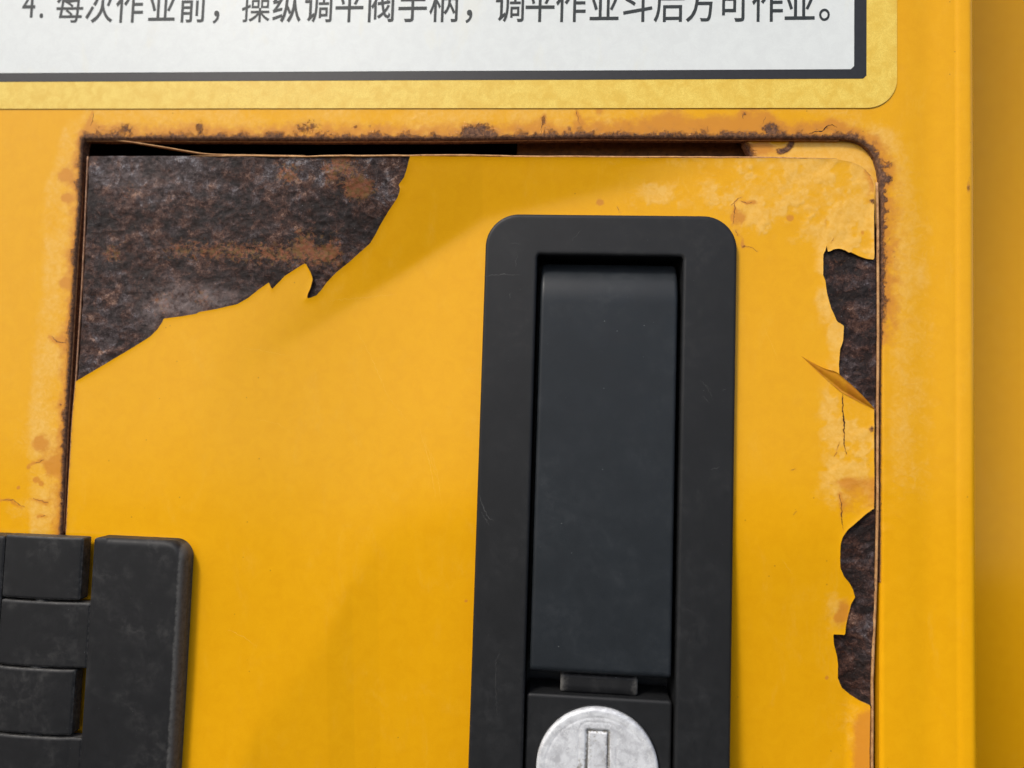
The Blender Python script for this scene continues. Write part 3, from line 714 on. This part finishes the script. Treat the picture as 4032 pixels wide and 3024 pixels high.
# hairline cracks in the paint
fw = lambda u, v: film_w(u, v, np.full(np.shape(u), 9.0))
pw = lambda u, v: panel_w(u, v, None)
for i, (pts, wd, mt) in enumerate(DOOR_CRACKS):
    hairline('crack', pts, wd, M[mt], door, fw, 200+i)
for i, (pts, wd, mt) in enumerate(PANEL_CRACKS):
    hairline('crack', pts, wd, M[mt], panel, pw, 300+i)
M['scuff'] = flat_material('pale_scuff', (0.84, 0.45, 0.035), 0.35, 0.4, 0.1, 0.5)
for i, (pts, wd) in enumerate([([(1648, 1690), (1668, 1760), (1690, 1840), (1712, 1960)], 0.10), ([(1662, 1720), (1690, 1800), (1722, 1900)], 0.08), ([(1690, 1780), (1716, 1850), (1735, 1985)], 0.09), ([(1390, 1290), (1450, 1400), (1520, 1560), (1600, 1660)], 0.07),
    ([(960, 1370), (1060, 1385), (1130, 1400)], 0.07), ([(1005, 1650), (1090, 1670), (1140, 1705)], 0.06), ([(1290, 1180), (1420, 1165), (1560, 1150)], 0.06), ([(900, 2480), (960, 2510), (1010, 2550)], 0.08), ([(3010, 1300), (3060, 1420)], 0.06), ([(3080, 2200), (3120, 2260)], 0.06)]):
    hairline('scratch', pts, wd, M['scuff'], door, fw, 500+i, 1.0, 0.006)
# edges of the opening: rolled lip of the steel
lip = resample(PP([(308, 560), (300, 807), (286, 1000), (267, 1346), (246, 1693), (229, 2102)], 0.0), 0.8)
lip[:, 0] += 0.30
tube('rolled_lip', np.array([(x, z, -0.80) for x, z in lip]), 0.24, M['lip_mid'], panel, 8)
lip = resample(PP([(330, 546), (652, 547), (1271, 549), (1814, 547), (2342, 540), (2939, 543), (3310, 544)], 0.0), 0.8)
lip[:, 1] += 0.12*(fbm(lip[:, 0]*24, lip[:, 0]*0, 90, 171, 3)-0.5)
tube('rolled_lip', np.array([(x, z, -0.80) for x, z in lip]), 0.22, M['lip_mid'], panel, 8)

# ------------------------------------------------------------------ hinge
HW = 3.6
hx0, hx1 = P(358, 2300, HW)[0], P(750, 2300, 1.2)[0]
hz1 = P(530, 2124, HW)[1]; hz0 = -92.0
hinge = thing('door_hinge', 'black cast hinge with interlocking knuckles across the door seam', 'hinge', ((hx0+hx1)/2, 0, hz0))
def wear_attr(gain):
    def f(u, v, d):
        return {'wear': np.clip(np.exp(-np.maximum(d, 0)/0.42)*gain, 0, 1)}
    return f
def leafF(u, v): return rr_sd(u, v, hx0, hx1, hz0, hz1, (1.0, 2.6, 2.9, 0.5))
def leafW(u, v, d): return HW-roundoff(np.maximum(d, 0)+0.02, 1.05)*np.where(u < hx0+2, 0.25, 0.7+1.0*sstep(hx1-4, hx1-1, u))+0*u
def leafA(u, v, d):
    e = np.maximum(0, hx1-u)
    return {'wear': np.clip(np.exp(-((e-0.55)/0.6)**2)*0.8+0.45*np.exp(-np.maximum(d, 0)/0.35), 0, 1)}
sheet('leaf', axis(hx0-1, hx1+1, 0.2), axis(hz0-1, hz1+1, 0.25), leafF, leafW, hinge, [M['hinge'], M['hinge']], attrf=leafA, skirt_w=0.2)
bx0, bx1 = P(8, 2300, HW)[0], P(316, 2300, HW)[0]
cxm, hwd = (bx0+bx1)/2, (bx1-bx0)/2
rows = [(2112, 2357, 0), (2368, 2623, 1), (2633, 2889, 0), (2900, 3150, 1), (3162, 3400, 0)]
for y0, y1, doorside in rows:
    zt, zb = P(170, y0, HW)[1], P(170, y1, HW)[1]
    xa, xb = (bx0, hx0+0.05) if doorside else (bx0-0.0, bx1)
    def kF(u, v): return rr_sd(u, v, xa, xb, zb, zt, 0.2)
    def kW(u, v, d):
        t = np.clip((u-cxm)/hwd, -1.3, 1.3)
        return HW+0.40-0.45*np.minimum(np.abs(t), 1)**3.2-roundoff(np.maximum(d, 0)+0.02, 0.28)
    sheet('knuckle', axis(xa-0.6, xb+0.6, 0.2), axis(zb-0.6, zt+0.6, 0.2), kF, kW, hinge, [M['hinge'], M['hinge']], attrf=wear_attr(0.62), skirt_w=1.6)
pin = [(cxm, hz0+1, 1.9), (cxm, hz1-1.0, 1.9)]
tube('hinge_pin', pin, 1.75, M['hinge'], hinge, 16)
lx1 = bx0-0.12
sheet('leaf', axis(lx1-17, lx1+1, 0.3), axis(hz0-1, hz1+1.5, 0.3), lambda u, v: rr_sd(u, v, lx1-16, lx1, hz0, P(8, 2112, HW)[1], (2.6, 0.3, 0.3, 2.9)),
      lambda u, v, d: HW-0.02-roundoff(np.maximum(d, 0)+0.02, 0.3), hinge, [M['hinge'], M['hinge']], attrf=wear_attr(0.5), skirt_w=0.2)

# ------------------------------------------------------------------ lock
lock = thing('paddle_lock', 'black recessed paddle lock with round grey key cylinder on the yellow door', 'lock', ((lx0+lx1_)/2, 0, lz0))
def bzF(u, v): return np.minimum(rr_sd(u, v, lx0, lx1_, lz0, lz1, 5.2), -rr_sd(u, v, ix0, ix1, iz0, iz1, 0.5))
def bzW(u, v, d): return BW-roundoff(np.maximum(d, 0)+0.02, 0.42)+0.05*(fbm(u, v, 25, 181, 2)-0.5)
sheet('bezel', axis(lx0-1, lx1_+1, 0.16), axis(lz0-1, lz1+1, 0.3, (lz0, lz1), 1), bzF, bzW, lock, [M['black'], M['black']], skirt_w=-6.5)
box('recess_floor', ix0-0.3, ix1+0.3, iz0-0.3, iz1+0.3, -7.2, -6.3, M['black'], lock)
# paddle: flat face, rolled back at its upper end
PWT = 1.75
hx0_, hx1_ = (P(2134, 1150, PWT)[0]+P(2082, 2600, PWT)[0])/2, (P(2671, 1150, PWT)[0]+P(2644, 2600, PWT)[0])/2
hz1_ = P(2400, 1040, -0.6)[1]; hz0_ = P(2360, 2664, PWT)[1]
def hdF(u, v): return rr_sd(u, v, hx0_, hx1_, hz0_, hz1_, (0.35, 0.35, 0.8, 0.8))
def hdW(u, v, d):
    side = np.minimum(u-hx0_, hx1_-u); low = v-hz0_; up = hz1_-v
    w = PWT-roundoff(np.maximum(side, 0)+0.02, 0.5)-1.2*roundoff(np.maximum(low, 0)+0.02, 1.1)
    w = w-3.0*np.clip(1-up/7.0, 0, 1)**2.4
    return w+0.05*(fbm(u, v, 14, 185, 2)-0.5)
sheet('paddle', axis(hx0_-0.8, hx1_+0.8, 0.18), axis(hz0_-0.8, hz1_+0.8, 0.22), hdF, hdW, lock, [M['handle'], M['handle']], skirt_w=-5.5)
# tongue between paddle and cylinder block
tx0, tx1 = P(2206, 2700, 0.4)[0], P(2512, 2700, 0.4)[0]; tz1, tz0 = P(2360, 2660, 0.4)[1], P(2360, 2741, 0.4)[1]
sheet('tongue', axis(tx0-.5, tx1+.5, 0.15), axis(tz0-.5, tz1+.5, 0.15), lambda u, v: rr_sd(u, v, tx0, tx1, tz0, tz1, 0.5),
      lambda u, v, d: 0.4-roundoff(np.maximum(v-tz0, 0)+.02, 1.5)*0.6-roundoff(np.maximum(d, 0)+0.02, 0.5), lock, [M['hinge'], M['hinge']],
      attrf=lambda u, v, d: {'wear': np.clip(0.75*np.exp(-np.minimum(u-tx0, tx1-u)/0.8)+0.25, 0, 1)}, skirt_w=-5.0)
# block that carries the key cylinder
kx0, kx1 = (P(2072, 2780, 1.2)[0]+P(2068, 2990, 1.2)[0])/2, (P(2647, 2780, 1.2)[0]+P(2643, 2990, 1.2)[0])/2
kz1 = P(2360, 2746, 1.2)[1]; kz0 = kz1-24.0
CY = P(2351, 3031, 1.4); CR = abs(P(2592, 3031, 1.4)[0]-P(2109, 3031, 1.4)[0])/2
def blF(u, v): return np.minimum(rr_sd(u, v, kx0, kx1, kz0, kz1, 0.5), np.hypot(u-CY[0], v-CY[1])-CR-0.10)
sheet('cylinder_block', axis(kx0-.5, kx1+.5, 0.18), axis(kz0-.5, kz1+.5, 0.18), blF, lambda u, v, d: 1.2-roundoff(np.maximum(d, 0)+0.02, 0.4), lock, [M['black'], M['black']], skirt_w=-5.0)
# key cylinder of dull zinc
k = Mat('oxidised_zinc')
za = k.noise(1.6, 6, 0.68, 0.4, 1); zb = k.noise(0.45, 5, 0.7, 0.3, 2); zc = k.noise(5, 3, 0.5, 0, 3)
zcol = k.mix(k.ramp(za, 0.32, 0.62), (0.50, 0.51, 0.53), (0.72, 0.74, 0.76))
zcol = k.mix(k.ramp(zb, 0.52, 0.68, 0, 0.6), zcol, (0.88, 0.90, 0.90))
zcol = k.mix(k.ramp(k.math('ADD', zb, k.math('MULTIPLY', k.attr('dirt'), 0.35)), 0.66, 0.86, 0, 0.8), zcol, (0.20, 0.18, 0.14))
zn = k.bump(za, 0.10, 0.5); zn = k.bump(zb, 0.05, 0.6, zn)
M['zinc'] = k.done(zcol, k.ramp(za, 0.3, 0.7, 0.42, 0.62), zn, spec=0.5, metal=0.2)
sw, sh0 = abs(P(2396, 3000, 1.8)[0]-P(2309, 3000, 1.8)[0])/2, abs(P(2351, 3031, 1.8)[1]-P(2351, 2872, 1.8)[1])
sx = P(2352, 3000, 1.8)[0]
def slot(u, v): return rr_sd(u, v, sx-sw, sx+sw, CY[1]-sh0, CY[1]+sh0, 0.25)
def cyW(u, v, d):
    s = slot(u, v)
    return 1.85-roundoff(np.maximum(d, 0)+0.01, 0.55)-0.14*np.exp(-((d-1.35)/0.16)**2)*0.25-0.16*np.exp(-(s/0.22)**2)+0.05*(fbm(u, v, 2.2, 191, 4)-0.5)
cyl = sheet('key_cylinder', axis(CY[0]-CR-.5, CY[0]+CR+.5, 0.11), axis(CY[1]-CR-.5, CY[1]+CR+.5, 0.11),
            lambda u, v: np.minimum(CR-np.hypot(u-CY[0], v-CY[1]), -(slot(u, v)-0.16)), cyW, lock, [M['zinc'], M['zinc']], skirt_w=-3.0,
            attrf=lambda u, v, d: {'dirt': np.clip(0.9*np.exp(-(slot(u, v)/0.22)**2)+0.8*blob(u, v, sx-sw-0.9, CY[1]+0.5, 1.0, 1.5)+0.5*blob(u, v, sx+sw+0.2, CY[1]-1, 0.5, 5), 0, 1)},
            label='pale grey oxidised key cylinder')
sheet('key_shutter', axis(sx-sw-.4, sx+sw+.4, 0.1), axis(CY[1]-sh0-.4, CY[1]+sh0+.4, 0.12), lambda u, v: slot(u, v)-0.19,
      lambda u, v, d: 1.83-roundoff(np.maximum(d, 0)+0.01, 0.3)+0.05*(fbm(u, v, 1.2, 195, 3)-0.5), cyl, [M['zinc'], M['zinc']], skirt_w=-1.0,
      attrf=lambda u, v, d: {'dirt': np.clip(0.35+0.4*np.exp(-d/0.3), 0, 1)})
# scuffs and a chip on the lock
bw = lambda u, v: np.full(np.shape(u), BW)
for i, (pts, wd) in enumerate([([(1912, 1096), (1950, 1091), (2005, 1090), (2050, 1091)], 0.09), ([(1975, 2545), (1956, 2590), (1956, 2690), (1962, 2810)], 0.05), ([(2010, 1185), (2014, 1160)], 0.05),
    ([(2748, 1500), (2790, 1540)], 0.05), ([(2770, 1520), (2800, 1575)], 0.05), ([(2760, 1560), (2785, 1590)], 0.05), ([(2790, 1845), (2822, 1835)], 0.07), ([(2010, 970), (2050, 972)], 0.05), ([(2250, 960), (2290, 915)], 0.04),
    ([(1893, 1945), (1905, 1985), (1925, 2030), (1950, 2045)], 0.16), ([(1900, 2010), (1930, 2060)], 0.12), ([(2835, 1540), (2850, 1530)], 0.06), ([(1912, 1290), (1914, 1250)], 0.05), ([(2040, 1010), (2030, 1060)], 0.05)]):
    hairline('scratch', pts, wd, M['scratch'], lock, bw, 400+i, 1.2, 0.012)

# ------------------------------------------------------------------ instruction label
sticker = thing('instruction_label', 'white instruction label with black border and pale gold margin, Chinese printing', 'label', (-20, -0.1, P(1500, 427)[1]))
gz0, gx1 = P(1700, 427, 0.15)[1], P(3531, 200, 0.15)[0]
gx0, gz1 = -140.0, 98.0
sw_ = lambda lift: (lambda u, v, d: panel_w(u, v, None)*1.0+lift+0*u)
sheet('gold_margin', axis(gx0-1, gx1+1, 0.5, (-95, gx1+1), 3), axis(gz0-1, gz1+1, 0.5, (gz0-1, 66), 3), lambda u, v: rr_sd(u, v, gx0, gx1, gz0, gz1, 4.6), sw_(0.16), sticker, [M['gold'], M['gold']], 0.12)
kz, kx = P(1700, 316, 0.2)[1], P(3411, 200, 0.2)[0]
wz, wx = P(1700, 281, 0.2)[1], P(3362, 200, 0.2)[0]
sheet('black_border', axis(gx0+4, kx+1, 0.5, (-95, kx+1), 3), axis(kz-1, gz1-4, 0.5, (kz-1, 66), 3), lambda u, v: np.minimum(rr_sd(u, v, gx0+5, kx, kz, gz1-5, 0.15), 1e3), sw_(0.20), sticker, [M['ink'], M['ink']], 0.05)
sheet('white_field', axis(gx0+5, wx+1, 0.5, (-95, wx+1), 3), axis(wz-1, gz1-6, 0.5, (wz-1, 66), 3), lambda u, v: rr_sd(u, v, gx0+7, wx, wz, gz1-7, 0.15), sw_(0.24), sticker, [M['white'], M['white']], 0.05)
# one printed line: each character where it stands
chars = [('4', 110), ('.', 162), ('每', 272), ('次', 388), ('作', 508), ('业', 635), ('前', 757), ('，', 850), ('操', 1005), ('纵', 1127), ('调', 1254), ('平', 1374), ('阀', 1499), ('手', 1623), ('柄', 1747), ('，', 1846),
         ('调', 2008), ('平', 2125), ('作', 2247), ('业', 2378), ('斗', 2510), ('后', 2635), ('方', 2760), ('可', 2888), ('作', 3022), ('业', 3148), ('。', 3252)]
EM_W, EM_H = 128/24.7, 156/24.7
sb = ORG[sticker.name]
cache = {}
for ch, cx in chars:
    if ch not in cache:
        cv = bpy.data.curves.new('glyph', 'FONT'); cv.body = ch; cv.size = 1.0; cv.resolution_u = 4
        cv.offset = {'4': -0.004, '.': 0.0, '每': 0.004, '操': 0.002}.get(ch, 0.007); cv.extrude = 0.002
        to = bpy.data.objects.new('glyph', cv); scene.collection.objects.link(to)
        bpy.context.view_layer.update()
        me = bpy.data.meshes.new_from_object(to.evaluated_get(bpy.context.evaluated_depsgraph_get()))
        bpy.data.objects.remove(to); bpy.data.curves.remove(cv)
        co = np.empty(len(me.vertices)*3); me.vertices.foreach_get('co', co); co = co.reshape(-1, 3)
        cache[ch] = (me, co.copy())
    me, co = cache[ch]
    me2 = me.copy(); me2.name = 'printed_character'
    full = ch not in '4.'
    X = co.copy()
    if ch in '，。': off = 0.23 if ch == '，' else 0.24
    elif full: off = 0.5
    else: off = (co[:, 0].min()+co[:, 0].max())/2
    wx_ = EM_W*(1.0 if full else 1.0)
    hgt = EM_H*(1.0 if full else 1.15)
    yb = 78-6*(cx/3250.0)               # photo row of the baseline
    if ch == '4' or ch == '.': yb = 70
    x0, z0 = P(cx, yb, 0.3)
    ux = x0+(X[:, 0]-off)*wx_; vz = z0+X[:, 1]*hgt
    wv = panel_w(ux, vz, None)+0.275+X[:, 2]*2
    out = np.stack([ux-sb[0], -wv-sb[1], vz-sb[2]], 1)*0.001
    me2.vertices.foreach_set('co', out.ravel()); me2.materials.clear(); me2.materials.append(M['letter']); me2.update()
    link(bpy.data.objects.new('printed_character', me2), sticker)

# ------------------------------------------------------------------ yellow bodywork farther back on the right
body = thing('vehicle_bodywork', 'blurred yellow bodywork behind the cabinet beyond its right edge', 'bodywork', (150, 75, -160))
def bdW(u, v, d):
    return -100-roundoff(np.maximum(d, 0)+0.02, 6)+5.5*np.cos(0.0273*(v+57))+0.0009*(u-140)**2  # wave shaped so the middle catches more light than top and bottom
def bdA(u, v, d): return {'bleach_sheen': 0*u, 'stain': 0*u, 'rust': 0*u}
sheet('body_panel', axis(39, 301, 3), axis(-201, 201, 3), lambda u, v: rr_sd(u, v, 40, 300, -200, 200, 8), bdW, body, [M['paint'], M['paint']], 12.0, bdA)
